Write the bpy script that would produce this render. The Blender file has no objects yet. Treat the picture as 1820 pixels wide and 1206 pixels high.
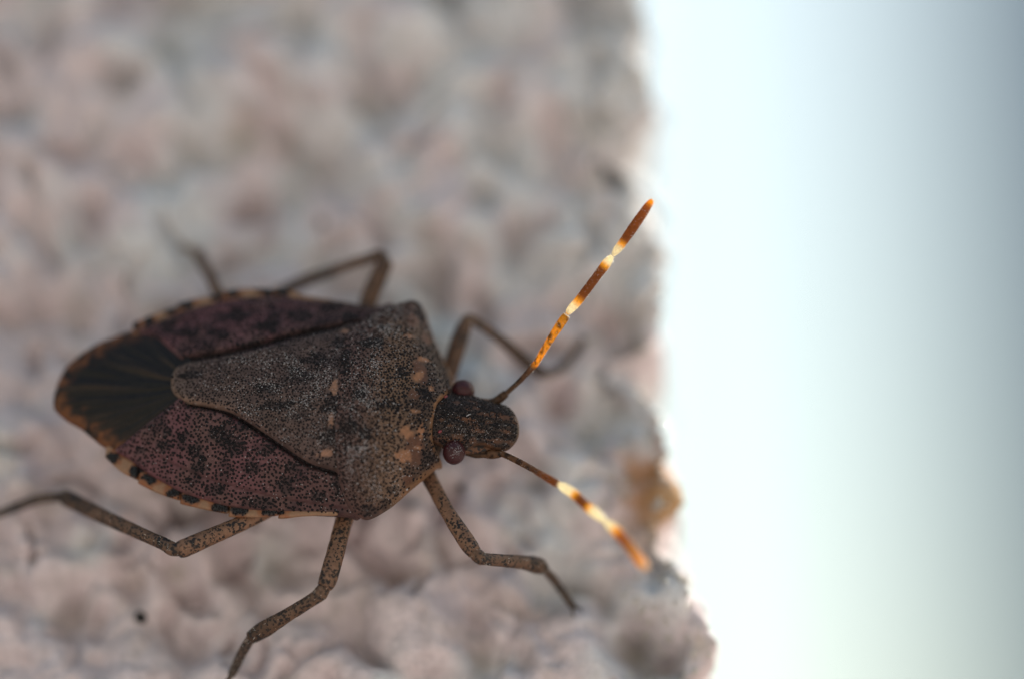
import bpy, math, random
import numpy as np
from mathutils import Matrix, Vector
from mathutils.geometry import delaunay_2d_cdt

scene = bpy.context.scene
rng = np.random.default_rng(7)
random.seed(7)
S = 0.001                                   # all meshes are modelled in millimetres
# ------------------------------------------------------------------ camera
# wall frame (mm): x right along the wall, y up the wall, z out of the wall
TILT, DIST, FIELD = math.radians(20), 150.0, 35.0
TARGET = np.array([0.0, 0.0, 3.0])
Fv = np.array([0, math.sin(TILT), -math.cos(TILT)])
Uv = np.array([0, math.cos(TILT), math.sin(TILT)])
Rv = np.array([1.0, 0, 0])
CAM = TARGET - Fv * DIST
FOCUS_C = 5.1                              # mm in front of the wall origin, along the lens axis


def world(v):
    return Vector((v[0], -v[2], v[1]))


cam_data = bpy.data.cameras.new('camera')
cam = bpy.data.objects.new('camera', cam_data)
scene.collection.objects.link(cam)
cm = Matrix((world(Rv), world(Uv), world(-Fv))).transposed().to_4x4()
cm.translation = world(CAM) * S
cam.matrix_world = cm
cam_data.sensor_width = 36
cam_data.lens = 36 * DIST / FIELD
cam_data.clip_start = 0.005
cam_data.clip_end = 2000
cam_data.dof.use_dof = True
cam_data.dof.focus_distance = (np.dot(CAM, -Fv) - FOCUS_C) * S
cam_data.dof.aperture_fstop = cam_data.lens / 16.5
cam_data.dof.aperture_blades = 9
scene.camera = cam

# ------------------------------------------------------------------ sky and sun
SUN = Vector((0.55, 0.50, 0.67)).normalized()    # behind the wall, to the right
elev = math.asin(SUN.z)
azim = math.atan2(SUN.x, SUN.y)
w = bpy.data.worlds.new('World')
scene.world = w
w.use_nodes = True
nt = w.node_tree
sky = nt.nodes.new('ShaderNodeTexSky')
sky.sky_type = 'NISHITA'
sky.sun_disc = False
sky.sun_elevation = elev
sky.sun_rotation = azim
sky.air_density = 2.35
sky.dust_density = 2.8
sky.ozone_density = 2.4
bg = nt.nodes['Background']
bg.inputs[1].default_value = 0.12
nt.links.new(sky.outputs[0], bg.inputs[0])
sun_data = bpy.data.lights.new('sun', 'SUN')
sun_data.energy = 5.0
sun_data.angle = math.radians(0.5)
sun_data.color = (1, 0.94, 0.84)
sun = bpy.data.objects.new('sun', sun_data)
scene.collection.objects.link(sun)
sun.rotation_euler = (-SUN).to_track_quat('-Z', 'Y').to_euler()

scene.view_settings.view_transform = 'Standard'
scene.view_settings.look = 'None'
scene.view_settings.gamma = 1
scene.view_settings.exposure = 0.52
scene.render.engine = 'CYCLES'
scene.cycles.use_denoising = True
scene.cycles.max_bounces = 8


# ------------------------------------------------------------------ helpers
def lin(r, g, b):
    f = lambda c: (c / 255 / 12.92) if c / 255 <= 0.04045 else ((c / 255 + 0.055) / 1.055) ** 2.4
    return np.array([f(r), f(g), f(b)])


def px(x, y, z):
    """photo pixel -> wall-frame point on the plane at height z (scalar or array)"""
    x = np.asarray(x, float); y = np.asarray(y, float); z = np.asarray(z, float) * np.ones_like(x)
    tx = (x - 910) / 1820 * FIELD / DIST
    ty = -(y - 603) / 1820 * FIELD / DIST
    d = Fv[None, :] + tx.reshape(-1, 1) * Rv + ty.reshape(-1, 1) * Uv
    t = (z.reshape(-1) - CAM[2]) / d[:, 2]
    return CAM[None, :] + d * t[:, None]


def pt(x, y, z):
    return px([x], [y], [z])[0]


MM = FIELD / 1820                                # mm per photo pixel


def smooth(e0, e1, x):
    t = np.clip((x - e0) / (e1 - e0), 0, 1)
    return t * t * (3 - 2 * t)


_perm = np.random.default_rng(3).permutation(1024)


def _h(i, j, k):
    return _perm[(_perm[(_perm[i & 1023] + j) & 1023] + k) & 1023]


_ga = np.random.default_rng(5).normal(size=(1024, 3))
_ga /= np.linalg.norm(_ga, axis=1)[:, None]


def noise(P):
    """gradient noise, P (n,3) -> about -1..1"""
    P = np.asarray(P, float)
    if P.shape[1] == 2:
        P = np.c_[P, np.zeros(len(P))]
    i = np.floor(P).astype(int)
    f = P - i
    u = f * f * f * (f * (f * 6 - 15) + 10)
    out = 0
    for dx in (0, 1):
        for dy in (0, 1):
            for dz in (0, 1):
                g = _ga[_h(i[:, 0] + dx, i[:, 1] + dy, i[:, 2] + dz)]
                dd = f - np.array([dx, dy, dz])
                wgt = (u[:, 0] if dx else 1 - u[:, 0]) * (u[:, 1] if dy else 1 - u[:, 1]) * (u[:, 2] if dz else 1 - u[:, 2])
                out = out + wgt * (g * dd).sum(1)
    return out * 1.6


def fbm(P, n=3, gain=0.5):
    P = np.asarray(P, float)
    a, s, o = 1.0, 1.0, 0
    for k in range(n):
        o = o + a * noise(P * s + 17.3 * k)
        a *= gain; s *= 2.03
    return o


def catmull(pts, n=8, closed=False):
    p = np.asarray(pts, float)
    m = len(p)
    out = []
    rngm = m if closed else m - 1
    for i in range(rngm):
        if closed:
            a, b, c, d = p[(i - 1) % m], p[i], p[(i + 1) % m], p[(i + 2) % m]
        else:
            a, b, c, d = p[max(i - 1, 0)], p[i], p[i + 1], p[min(i + 2, m - 1)]
        for t in np.arange(n) / n:
            out.append(0.5 * (2 * b + (c - a) * t + (2 * a - 5 * b + 4 * c - d) * t * t + (-a + 3 * b - 3 * c + d) * t ** 3))
    if not closed:
        out.append(p[-1])
    return np.array(out)


def resample(poly, step, closed=False):
    q = np.vstack([poly, poly[:1]]) if closed else poly
    L = np.r_[0, np.cumsum(np.linalg.norm(np.diff(q, axis=0), axis=1))]
    n = max(4, int(L[-1] / step))
    t = np.linspace(0, L[-1], n + 1)
    if closed:
        t = t[:-1]
    return np.stack([np.interp(t, L, q[:, k]) for k in range(q.shape[1])], 1)


def seg_dist(P, line, closed=False):
    A = line
    B = np.roll(line, -1, 0) if closed else line[1:]
    if not closed:
        A = line[:-1]
    best = np.full(len(P), 1e9)
    for a, b in zip(A, B):
        ab = b - a
        t = np.clip(((P - a) @ ab) / max(ab @ ab, 1e-12), 0, 1)
        d = P - (a + t[:, None] * ab)
        best = np.minimum(best, (d * d).sum(1))
    return np.sqrt(best)


def inside(P, poly):
    c = np.zeros(len(P), bool)
    x, y = P[:, 0], P[:, 1]
    n = len(poly)
    for i in range(n):
        x1, y1 = poly[i]; x2, y2 = poly[(i + 1) % n]
        if y1 == y2:
            continue
        hit = ((y1 > y) != (y2 > y)) & (x < (x2 - x1) * (y - y1) / (y2 - y1) + x1)
        c ^= hit
    return c


def link(o, parent=None):
    scene.collection.objects.link(o)
    if parent is not None:
        o.parent = parent
    return o


def make(name, verts, faces, mat, parent=None, col=None, smooth_shade=True):
    me = bpy.data.meshes.new(name)
    me.from_pydata(np.asarray(verts, float).tolist(), [], [tuple(map(int, f)) for f in faces])
    me.update()
    if smooth_shade:
        me.polygons.foreach_set('use_smooth', np.ones(len(me.polygons), bool))
    if col is not None:
        ca = me.color_attributes.new('Col', 'FLOAT_COLOR', 'POINT')
        ca.data.foreach_set('color', np.c_[col, np.ones(len(col))].astype(np.float32).ravel())
    me.materials.append(mat)
    o = bpy.data.objects.new(name, me)
    return link(o, parent)


def top(o, label, cat, kind=None, group=None):
    o['label'] = label; o['category'] = cat
    if kind: o['kind'] = kind
    if group: o['group'] = group
    return o


# ------------------------------------------------------------------ materials
def N(nt, t, **kw):
    n = nt.nodes.new(t)
    for k, v in kw.items():
        setattr(n, k, v)
    return n


def material(name, base=None, rough=0.5, noise_scale=6, vary=0.25, bump=0.02, bump_scale=20, coat=0.0, spots=None,
             translucent=0.0, spec=0.5, bump2=None, sss=0.0, rough_vary=0.1):
    m = bpy.data.materials.new(name)
    m.use_nodes = True
    t = m.node_tree
    b = t.nodes['Principled BSDF']
    L = t.links.new
    tc = N(t, 'ShaderNodeTexCoord')
    if base is None:
        ca = N(t, 'ShaderNodeVertexColor', layer_name='Col')
        csock = ca.outputs['Color']
    else:
        rgb = N(t, 'ShaderNodeRGB')
        rgb.outputs[0].default_value = (*base, 1)
        csock = rgb.outputs[0]
    nz = N(t, 'ShaderNodeTexNoise')
    nz.inputs['Scale'].default_value = noise_scale
    nz.inputs['Detail'].default_value = 5
    nz.inputs['Roughness'].default_value = 0.65
    L(tc.outputs['Object'], nz.inputs['Vector'])
    mr = N(t, 'ShaderNodeMapRange')
    mr.inputs['From Min'].default_value = 0.3; mr.inputs['From Max'].default_value = 0.7
    mr.inputs['To Min'].default_value = 1 - vary; mr.inputs['To Max'].default_value = 1 + vary
    L(nz.outputs['Fac'], mr.inputs['Value'])
    mx = N(t, 'ShaderNodeMix', data_type='RGBA', blend_type='MULTIPLY')
    mx.inputs['Factor'].default_value = 1
    L(csock, mx.inputs['A']); L(mr.outputs[0], mx.inputs['B'])
    csock = mx.outputs['Result']
    if spots:
        sc_, rad, colr = spots
        mp = N(t, 'ShaderNodeTexNoise'); mp.inputs['Scale'].default_value = sc_ * 0.8
        L(tc.outputs['Object'], mp.inputs['Vector'])
        va = N(t, 'ShaderNodeVectorMath', operation='MULTIPLY_ADD')
        va.inputs[1].default_value = (0.25, 0.25, 0.25)
        L(mp.outputs['Color'], va.inputs[0]); L(tc.outputs['Object'], va.inputs[2])
        vo = N(t, 'ShaderNodeTexVoronoi'); vo.inputs['Scale'].default_value = sc_
        L(va.outputs[0], vo.inputs['Vector'])
        n2 = N(t, 'ShaderNodeTexNoise'); n2.inputs['Scale'].default_value = sc_ * 0.22
        L(tc.outputs['Object'], n2.inputs['Vector'])
        md = N(t, 'ShaderNodeMath', operation='MULTIPLY_ADD')
        md.inputs[1].default_value = -0.9
        L(n2.outputs['Fac'], md.inputs[0]); md.inputs[2].default_value = 0.45
        ad = N(t, 'ShaderNodeMath', operation='ADD')
        L(vo.outputs['Distance'], ad.inputs[0]); L(md.outputs[0], ad.inputs[1])
        r2 = N(t, 'ShaderNodeMapRange'); r2.inputs['From Min'].default_value = rad - 0.05; r2.inputs['From Max'].default_value = rad + 0.05
        L(ad.outputs[0], r2.inputs['Value'])
        m2 = N(t, 'ShaderNodeMix', data_type='RGBA')
        m2.inputs['A'].default_value = (*colr, 1)
        L(r2.outputs[0], m2.inputs['Factor']); L(csock, m2.inputs['B'])
        csock = m2.outputs['Result']
    L(csock, b.inputs['Base Color'])
    rv = N(t, 'ShaderNodeMapRange')
    rv.inputs['To Min'].default_value = max(0.05, rough - rough_vary); rv.inputs['To Max'].default_value = min(1, rough + rough_vary)
    L(nz.outputs['Fac'], rv.inputs['Value']); L(rv.outputs[0], b.inputs['Roughness'])
    b.inputs['Specular IOR Level'].default_value = spec
    b.inputs['Coat Weight'].default_value = coat
    b.inputs['Coat Roughness'].default_value = 0.2
    if bump:
        n3 = N(t, 'ShaderNodeTexNoise'); n3.inputs['Scale'].default_value = bump_scale; n3.inputs['Detail'].default_value = 4
        L(tc.outputs['Object'], n3.inputs['Vector'])
        bp = N(t, 'ShaderNodeBump'); bp.inputs['Strength'].default_value = 0.6
        bp.inputs['Distance'].default_value = bump * S
        L(n3.outputs['Fac'], bp.inputs['Height']); L(bp.outputs[0], b.inputs['Normal'])
    if sss:
        b.inputs['Subsurface Weight'].default_value = sss
        b.inputs['Subsurface Radius'].default_value = (1, 0.5, 0.2)
        b.inputs['Subsurface Scale'].default_value = 0.0003
    if translucent:
        tr = N(t, 'ShaderNodeBsdfTranslucent')
        L(csock, tr.inputs['Color'])
        ms = N(t, 'ShaderNodeMixShader'); ms.inputs[0].default_value = translucent
        out = t.nodes['Material Output']
        L(b.outputs[0], ms.inputs[1]); L(tr.outputs[0], ms.inputs[2]); L(ms.outputs[0], out.inputs['Surface'])
    return m


M = {
    'stucco': material('stucco', rough=0.9, noise_scale=2.2, vary=0.14, bump=0.10, bump_scale=5, spec=0.25),
    'cuticle': material('cuticle', rough=0.5, noise_scale=9, vary=0.35, bump=0.025, bump_scale=14, spec=0.22),
    'rim': material('rim', rough=0.42, noise_scale=10, vary=0.15, bump=0.01, bump_scale=18, spec=0.45, translucent=0.15),
    'membrane': material('membrane', rough=0.38, noise_scale=5, vary=0.25, bump=0.015, bump_scale=10, spec=0.2, translucent=0.08),
    'bead': material('bead', base=(0.009, 0.007, 0.008), rough=0.2, vary=0.4, bump=0, spec=0.16),
    'dust': material('dust', base=(0.38, 0.36, 0.365), rough=0.7, noise_scale=25, vary=0.6, bump=0, spec=0.6),
    'leg': material('leg', rough=0.5, noise_scale=5, vary=0.3, bump=0.02, bump_scale=12, spec=0.25, spots=(8.5, 0.45, (0.02, 0.016, 0.015)), translucent=0.06),
    'antenna': material('antenna', rough=0.4, noise_scale=9, vary=0.25, bump=0.01, bump_scale=16, spec=0.5, translucent=0.7),
    'hair': material('hair', base=(0.9, 0.86, 0.78), rough=0.2, bump=0, spec=0.8, translucent=0.3),
    'eye': material('eye', base=(0.040, 0.010, 0.012), rough=0.32, noise_scale=12, vary=0.3, bump=0.02, bump_scale=30, spec=0.25),
    'ocellus': material('ocellus', base=(0.16, 0.008, 0.014), rough=0.2, bump=0, coat=0.5),
    'dirt': material('dirt', base=(0.012, 0.010, 0.009), rough=0.8, bump=0.05, bump_scale=10),
    'sand': material('sand', base=(0.62, 0.58, 0.52), rough=0.16, noise_scale=2, vary=0.3, bump=0, spec=0.9, rough_vary=0.08, translucent=0.25),
    'post_paint': material('post_paint', base=(0.05, 0.10, 0.175), rough=0.6, noise_scale=0.05, vary=0.12, bump=0.2, bump_scale=0.4),
}

# ------------------------------------------------------------------ out-of-frame surface added to bounce light onto the wall
g = 40.0
bounce_ground = make('ground', [(-g, -g, -1.2), (g, -g, -1.2), (g, g, -1.2), (-g, g, -1.2)], [(0, 1, 2, 3)],
              material('paving', base=(0.46, 0.41, 0.385), rough=0.9, noise_scale=3, vary=0.2, bump=2, bump_scale=40), None, None, False)
bounce_ground['kind'] = 'structure'
bounce_ground['label'] = 'pale paving at the foot of the wall'

# ------------------------------------------------------------------ stucco wall
edge_px = [(1120, -260), (1140, -60), (1148, 0), (1150, 80), (1172, 130), (1164, 200), (1165, 270), (1176, 320), (1182, 400),
           (1186, 480), (1184, 560), (1176, 640), (1178, 690), (1203, 770), (1212, 860), (1205, 920), (1212, 970), (1240, 1020),
           (1248, 1080), (1262, 1150), (1280, 1206), (1300, 1290), (1330, 1500)]
ep = px([p[0] for p in edge_px], [p[1] for p in edge_px], -0.5)
ed_y, ed_x = ep[::-1, 1], ep[::-1, 0]


def wall_edge(y):
    base = np.interp(y, ed_y, ed_x)
    return base + 0.10 + 0.30 * noise(np.c_[y * 0.7, y * 0 + 8.1, y * 0]) + 0.20 * noise(np.c_[y * 1.6, y * 0 + 3.1, y * 0])


pit_px = [(290, 60, 1.1, .5), (345, 55, .8, .5), (225, 130, 1.2, .35), (135, 40, 1.2, .35), (335, 240, .8, .7), (430, 235, 1.3, .5), (510, 225, 1.0, .4),
          (390, 95, .9, .4), (640, 150, .7, .9), (690, 150, .9, .5), (280, 295, .8, .5), (165, 350, .8, .5), (60, 380, 1.0, .35),
          (580, 290, 1.0, .5), (615, 255, 1.0, .4), (860, 330, .8, .8), (880, 240, 1.0, .5), (830, 165, .9, .4), (880, 165, .9, .4), (790, 275, .8, .3),
          (1010, 230, .9, .5), (1095, 290, .9, .9), (1025, 325, .7, .5), (975, 370, .6, .4), (1060, 90, .7, .4), (920, 20, .9, .4), (950, 470, .8, .5),
          (700, 400, .9, .4), (640, 340, 1.0, .4), (180, 470, 1.2, .4), (90, 560, 1.0, .4), (60, 800, 1.1, .5), (100, 940, 1.0, .4), (230, 1020, .8, .6),
          (310, 1010, .9, .5), (330, 1050, .7, .6), (110, 1080, 1.0, .4), (180, 1180, 1.1, .6), (330, 1110, .8, .4), (430, 1010, .8, .4), (640, 1130, .9, .5),
          (660, 970, .8, .5), (700, 930, .7, .4), (800, 1060, .9, .5), (860, 1160, .8, .7), (920, 1165, .7, .6), (840, 1200, .9, .4), (1100, 1140, .9, .7),
          (1140, 1130, .9, .6), (1180, 1160, .9, .5), (1160, 970, .8, .5), (1050, 760, .9, .5), (1000, 700, .8, .5), (1100, 650, .7, .5), (900, 900, .9, .4),
          (700, 1010, .8, .4), (500, 990, .8, .4), (1090, 560, .7, .3), (950, 600, .8, .4), (740, 480, .8, .4), (860, 520, .7, .4)]
pp = px([p[0] for p in pit_px], [p[1] for p in pit_px], 0)
stain_tint_px = [(1168, 855, 1.7, (0.42, 0.21, 0.09), 1.0), (1155, 835, .8, (0.36, 0.17, 0.07), .7), (1195, 910, 1.5, (0.44, 0.26, 0.12), .9), (1092, 288, .6, (0.24, 0.18, 0.12), .8),
            (1070, 300, .6, (0.3, 0.24, 0.18), .6), (640, 158, .5, (0.22, 0.18, 0.13), .7), (290, 60, .8, (0.27, 0.235, 0.16), .7), (350, 55, .5, (0.27, 0.235, 0.16), .7),
            (335, 240, .5, (0.27, 0.23, 0.16), .7), (430, 235, .9, (0.28, 0.24, 0.17), .6), (500, 228, .7, (0.29, 0.25, 0.18), .5), (510, 100, .4, (0.3, 0.26, 0.2), .5),
            (1235, 1050, .6, (0.40, 0.33, 0.24), .6), (1270, 1140, .5, (0.45, 0.33, 0.22), .6), (1175, 320, .4, (0.5, 0.4, 0.28), .6), (1150, 130, .6, (0.48, 0.40, 0.30), .5),
            (1185, 700, .4, (0.45, 0.38, 0.25), .6), (95, 880, 1.0, (0.36, 0.31, 0.26), .4), (860, 1150, .7, (0.36, 0.29, 0.24), .5), (1130, 1130, .7, (0.34, 0.30, 0.25), .5),
            (240, 1010, .6, (0.33, 0.28, 0.24), .5), (310, 1000, .6, (0.33, 0.29, 0.23), .5), (860, 330, .4, (0.25, 0.2, 0.15), .6)]
sp = px([p[0] for p in stain_tint_px], [p[1] for p in stain_tint_px], -0.3)  # corner stains, plus darker brown tints at many of the pits


def worley(P, seed=0):
    i = np.floor(P).astype(int)
    best = np.full(len(P), 9.0)
    r = np.random.default_rng(seed).random((1024, 3))
    for dx in (-1, 0, 1):
        for dy in (-1, 0, 1):
            for dz in (-1, 0, 1):
                c = i + np.array([dx, dy, dz])
                q = c + r[_h(c[:, 0], c[:, 1], c[:, 2])]
                best = np.minimum(best, ((P - q) ** 2).sum(1))
    return np.sqrt(best)


ROT = np.array([[0.80, 0.60, 0], [-0.60, 0.80, 0], [0, 0, 1]])


def wall_disp(B):
    """stucco relief (mm) along the local normal at base point B (n,3)"""
    warp = np.stack([noise(B * 0.35 + 9), noise(B * 0.35 + 31), noise(B * 0.35 + 57)], 1)
    Q = (B + 0.9 * warp) @ ROT.T * np.array([0.42, 0.28, 0.4])
    lump = 1 - np.clip(worley(Q, 1) * 1.25, 0, 1.3) ** 1.6
    lump2 = 1 - np.clip(worley((B + 0.3 * warp) * 0.68 + 5, 2) * 1.2, 0, 1.3) ** 1.5
    d = 1.6 * lump + 0.6 * lump2 + 0.45 * noise(B * 0.22) + 0.22 * noise(B * 0.9) + 0.06 * noise(B * 2.1) + 0.02 * noise(B * 5)
    n1 = noise(B * 0.42 + 0.35 * warp + 71); n2 = noise(B * 0.6 + 0.4 * warp + 93)
    d = d - 0.75 * np.exp(-(n1 / 0.14) ** 2) * smooth(-0.15, 0.35, noise(B * 0.5 + 12)) - 0.55 * np.exp(-(n2 / 0.14) ** 2) * smooth(0.0, 0.4, noise(B * 0.55 + 44))
    on_front = smooth(-1.2, -0.2, B[:, 2])
    for (q, (_, _, r, a)) in zip(pp, pit_px):
        r2 = (((B[:, :2] - q[:2]) @ ROT[:2, :2].T * np.array([1.0, 0.75])) ** 2).sum(1)
        d = d - a * 1.7 * np.exp(-r2 / (2 * (r * 0.52) ** 2)) * on_front
    return -0.25 + 0.42 * np.tanh((np.clip(d - 1.35, -2.4, 1)) / 0.42 * (d > 1.35)) + np.clip(d - 1.35, -2.8, 0)


RAD = 0.9


def wall_base(s, y):
    """s<0 along the front, then round the corner and back along the side"""
    xe = wall_edge(y)
    arc = RAD * math.pi / 2
    ph = np.clip(s / RAD, 0, math.pi / 2)
    x = np.where(s < 0, xe - RAD + s, xe - RAD + RAD * np.sin(ph))
    z = np.where(s < 0, 0, -RAD + RAD * np.cos(ph)) - np.clip(s - arc, 0, None)
    n = np.stack([np.sin(ph), np.zeros_like(ph), np.cos(ph)], 1)
    return np.stack([x, y, z], 1), n


def grow(start, step, end, k):
    o, v = [], start
    while abs(v - start) < abs(end - start):
        step *= k
        v += step * (1 if end > start else -1)
        o.append(v)
    return o


ss = np.r_[grow(-27, 0.13, -900, 1.12)[::-1], np.arange(-27, 3.2, 0.13), grow(3.2, 0.13, 300, 1.12)]
yy = np.r_[grow(-15, 0.13, -1200, 1.12)[::-1], np.arange(-15, 17, 0.13), grow(17, 0.13, 250, 1.12)]
SS, YY = np.meshgrid(ss, yy)
Bw, Nw = wall_base(SS.ravel(), YY.ravel())
dw = wall_disp(Bw)
Vw = Bw + Nw * dw[:, None]
pinkness = smooth(-0.35, 0.45, fbm(Bw * 0.30 + 40, 3) - 0.030 * Bw[:, 0] - 0.035 * Bw[:, 1] + 0.12)[:, None]
Cw = (1 - pinkness) * np.array([0.58, 0.565, 0.57]) + pinkness * np.array([0.57, 0.485, 0.49])
Cw = Cw * (1 + 0.10 * fbm(Bw * 0.8 + 80, 3))[:, None]
br = smooth(0.15, 0.75, fbm(Bw * 0.55 + 120, 3))[:, None] * 0.38
Cw = Cw * (1 - br) + br * np.array([0.33, 0.295, 0.265])
for q, (_, _, r, c, a) in zip(sp, stain_tint_px):
    d2 = ((Bw - q) ** 2).sum(1)
    k = (a * smooth(1.25, 0.1, np.sqrt(d2) / r + 0.35 * noise(Bw * 1.6)))[:, None]
    Cw = Cw * (1 - k) + k * np.array(c)
nx_, ny_ = len(ss), len(yy)
idx = np.arange(nx_ * ny_).reshape(ny_, nx_)
Fw = np.stack([idx[:-1, :-1], idx[:-1, 1:], idx[1:, 1:], idx[1:, :-1]], -1).reshape(-1, 4)
wall = make('stucco_wall', Vw, Fw, M['stucco'], None, np.clip(Cw, 0.01, 0.9))
wall.rotation_euler = (math.pi / 2, 0, 0)
wall.scale = (S, S, S)
top(wall, 'rough pinkish grey stucco wall ending in a ragged sunlit corner', 'wall', kind='thing')


# glassy sand grains set in the corner plaster
ng = 900
gs = rng.uniform(-2.2, 1.3, ng) ; gy = rng.uniform(-13, 15, ng)
gb, gn = wall_base(gs, gy)
gp = gb + gn * (wall_disp(gb) + 0.02)[:, None]
gsz = 0.04 + 0.13 * rng.random(ng) ** 2


def wall_z(x, y):
    B = np.array([[x, y, 0.0]])
    return float(wall_disp(B)[0])


# ------------------------------------------------------------------ the bug: body frame
AX0 = pt(97, 703, 2.9)
AX1 = pt(922, 760, 3.4)
e1 = (AX1 - AX0)[:2]; LEN = np.linalg.norm(e1); e1 = e1 / LEN
e2 = np.array([-e1[1], e1[0]])


def ab(P):
    q = P[:, :2] - AX0[:2]
    return q @ e1, q @ e2


ZR_T = [(-1, 2.55), (0, 2.6), (3, 2.75), (7, 3.0), (10, 3.25), (11.2, 3.45), (13, 3.15), (16, 3.0)]
ZC_T = [(-1, 2.6), (0, 2.75), (2, 3.15), (4, 3.75), (6.5, 4.35), (9.5, 4.65), (10.8, 4.7), (12, 4.55), (13.2, 4.25), (14.5, 4.1), (16, 3.5)]
ZRa, ZRv = np.array(ZR_T).T
ZCa, ZCv = np.array(ZC_T).T


def zrim(a): return np.interp(a, ZRa, ZRv)
def zmid(a): return np.interp(a, ZCa, ZCv)


def trace(pts, zf, n=6, closed=False, it=6):
    """pixels -> wall-frame xy where the surface has height zf(xy)"""
    p = np.asarray(pts, float)
    z = np.full(len(p), 3.2)
    for _ in range(it):
        q = px(p[:, 0], p[:, 1], z)
        z = zf(q[:, :2])
    q = px(p[:, 0], p[:, 1], z)[:, :2]
    return catmull(q, n, closed) if n else q


rim_of = lambda P: zrim(ab(P)[0])
low_px = [(97, 703), (98, 732), (121, 751), (148, 768), (187, 806), (215, 834), (245, 852), (282, 873), (320, 888), (362, 901), (406, 911), (450, 915), (500, 914),
          (560, 913), (620, 914), (650, 918), (700, 893), (740, 860), (783, 824), (830, 800), (922, 770)]
upp_px = [(97, 703), (102, 678), (117, 648), (144, 625), (175, 606), (213, 594), (232, 580), (274, 560), (304, 547), (335, 536), (381, 524), (423, 516), (464, 513), (500, 514),
          (545, 526), (600, 532), (664, 543), (700, 535), (735, 530), (757, 565), (783, 630), (805, 690), (850, 705), (922, 745)]
LOW = trace(low_px, rim_of, 6)
UPP = trace(upp_px, rim_of, 6)
la, lb = ab(LOW); ua, ub = ab(UPP)
def mono(a, b):
    o = np.argsort(a)
    return a[o], b[o]
la, lb = mono(la, lb); ua, ub = mono(ua, ub)


def half(a, b):
    wl = np.maximum(0.35, -np.interp(a, la, lb)); wu = np.maximum(0.35, np.interp(a, ua, ub))
    return np.where(b < 0, wl, wu)


def H(P):
    a, b = ab(P)
    t = np.clip(np.abs(b) / half(a, b), 0, 1.05)
    zr, zc = zrim(a), zmid(a)
    return zr + (zc - zr) * (1 - t ** 2.1)


root = bpy.data.objects.new('stink_bug', None)
link(root)
base_pt = np.array([*(AX0[:2] + e1 * 8), 0.0])
root.location = world(base_pt) * S
root.rotation_euler = (math.pi / 2, 0, 0)
root.scale = (S, S, S)
root.empty_display_size = 1
top(root, 'mottled brown shield-shaped stink bug with banded antennae clinging to the stucco wall', 'bug')


def part(name, verts, faces, mat, parent=None, col=None, smooth_shade=True, label=None):
    o = make(name, verts, faces, mat, parent or root, col, smooth_shade)
    if parent is None:
        o.location = -base_pt
    if label:
        o['label'] = label
    return o


class Plate:
    def __init__(self, poly, zf, off=0.0, roll=0.15, ew=0.25, step=0.07, grooves=(), skirt=0.35, relief=None, inset=0.12):
        self.poly = resample(poly, step, True)
        self.zf, self.off, self.roll, self.ew, self.step, self.grooves, self.skirt, self.relief, self.inset = zf, off, roll, ew, step, grooves, skirt, relief, inset

    def z(self, P, d=None):
        if d is None:
            d = seg_dist(P, self.poly, True)
        k = 1 - np.clip(d / self.ew, 0, 1)
        z = self.zf(P) + self.off - self.roll * (1 - np.sqrt(np.clip(1 - k * k, 0, 1)))
        for line, dep, wid in self.grooves:
            z = z - dep * np.exp(-(seg_dist(P, line) / wid) ** 2)
        if self.relief is not None:
            z = z + self.relief(P)
        return z

    def normal(self, P, e=0.03):
        zx = (self.z(P + [e, 0]) - self.z(P - [e, 0])) / (2 * e)
        zy = (self.z(P + [0, e]) - self.z(P - [0, e])) / (2 * e)
        n = np.stack([-zx, -zy, np.ones(len(P))], 1)
        return n / np.linalg.norm(n, axis=1)[:, None]

    def scatter(self, sp_, jit=0.38, margin=0.03):
        lo, hi = self.poly.min(0), self.poly.max(0)
        xs = np.arange(lo[0], hi[0], sp_); ys = np.arange(lo[1], hi[1], sp_ * 0.866)
        X, Y = np.meshgrid(xs, ys)
        X = X + (np.arange(len(ys)) % 2)[:, None] * sp_ / 2
        P = np.stack([X.ravel(), Y.ravel()], 1) + rng.uniform(-jit, jit, (X.size, 2)) * sp_
        P = P[inside(P, self.poly)]
        return P[seg_dist(P, self.poly, True) > margin]

    def build(self, name, mat, colf, parent=None, label=None):
        inner = self.scatter(self.step, 0.12, self.step * 0.55)
        n = len(self.poly)
        pts = [Vector(p) for p in self.poly] + [Vector(p) for p in inner]
        v, e, f, *_ = delaunay_2d_cdt(pts, [], [list(range(n))], 1, 1e-7)
        P = np.array([(q.x, q.y) for q in v])
        d = seg_dist(P, self.poly, True)
        Z = self.z(P, d)
        V = np.c_[P, Z]
        C = colf(P)
        F = [tuple(t) for t in f]
        area = sum((P[t[1]][0] - P[t[0]][0]) * (P[t[2]][1] - P[t[0]][1]) - (P[t[2]][0] - P[t[0]][0]) * (P[t[1]][1] - P[t[0]][1]) for t in F)
        if area < 0:
            F = [t[::-1] for t in F]
        cnt = {}
        for t in F:
            for i in range(3):
                a_, b_ = t[i], t[(i + 1) % 3]
                cnt[(a_, b_)] = cnt.get((a_, b_), 0) + 1
        bd = [(a_, b_) for (a_, b_) in cnt if (b_, a_) not in cnt]
        ids = sorted({i for x in bd for i in x})
        mp = {i: len(V) + k for k, i in enumerate(ids)}
        cen = P.mean(0)
        low = V[ids].copy()
        low[:, 2] -= self.skirt
        low[:, :2] += (cen - low[:, :2]) / np.linalg.norm(cen - low[:, :2], axis=1)[:, None] * self.inset
        V = np.vstack([V, low]); C = np.vstack([C, C[ids]])
        F += [(b_, a_, mp[a_], mp[b_]) for a_, b_ in bd]
        return part(name, V, F, mat, parent, np.clip(C, 0.002, 1), True, label)


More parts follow.
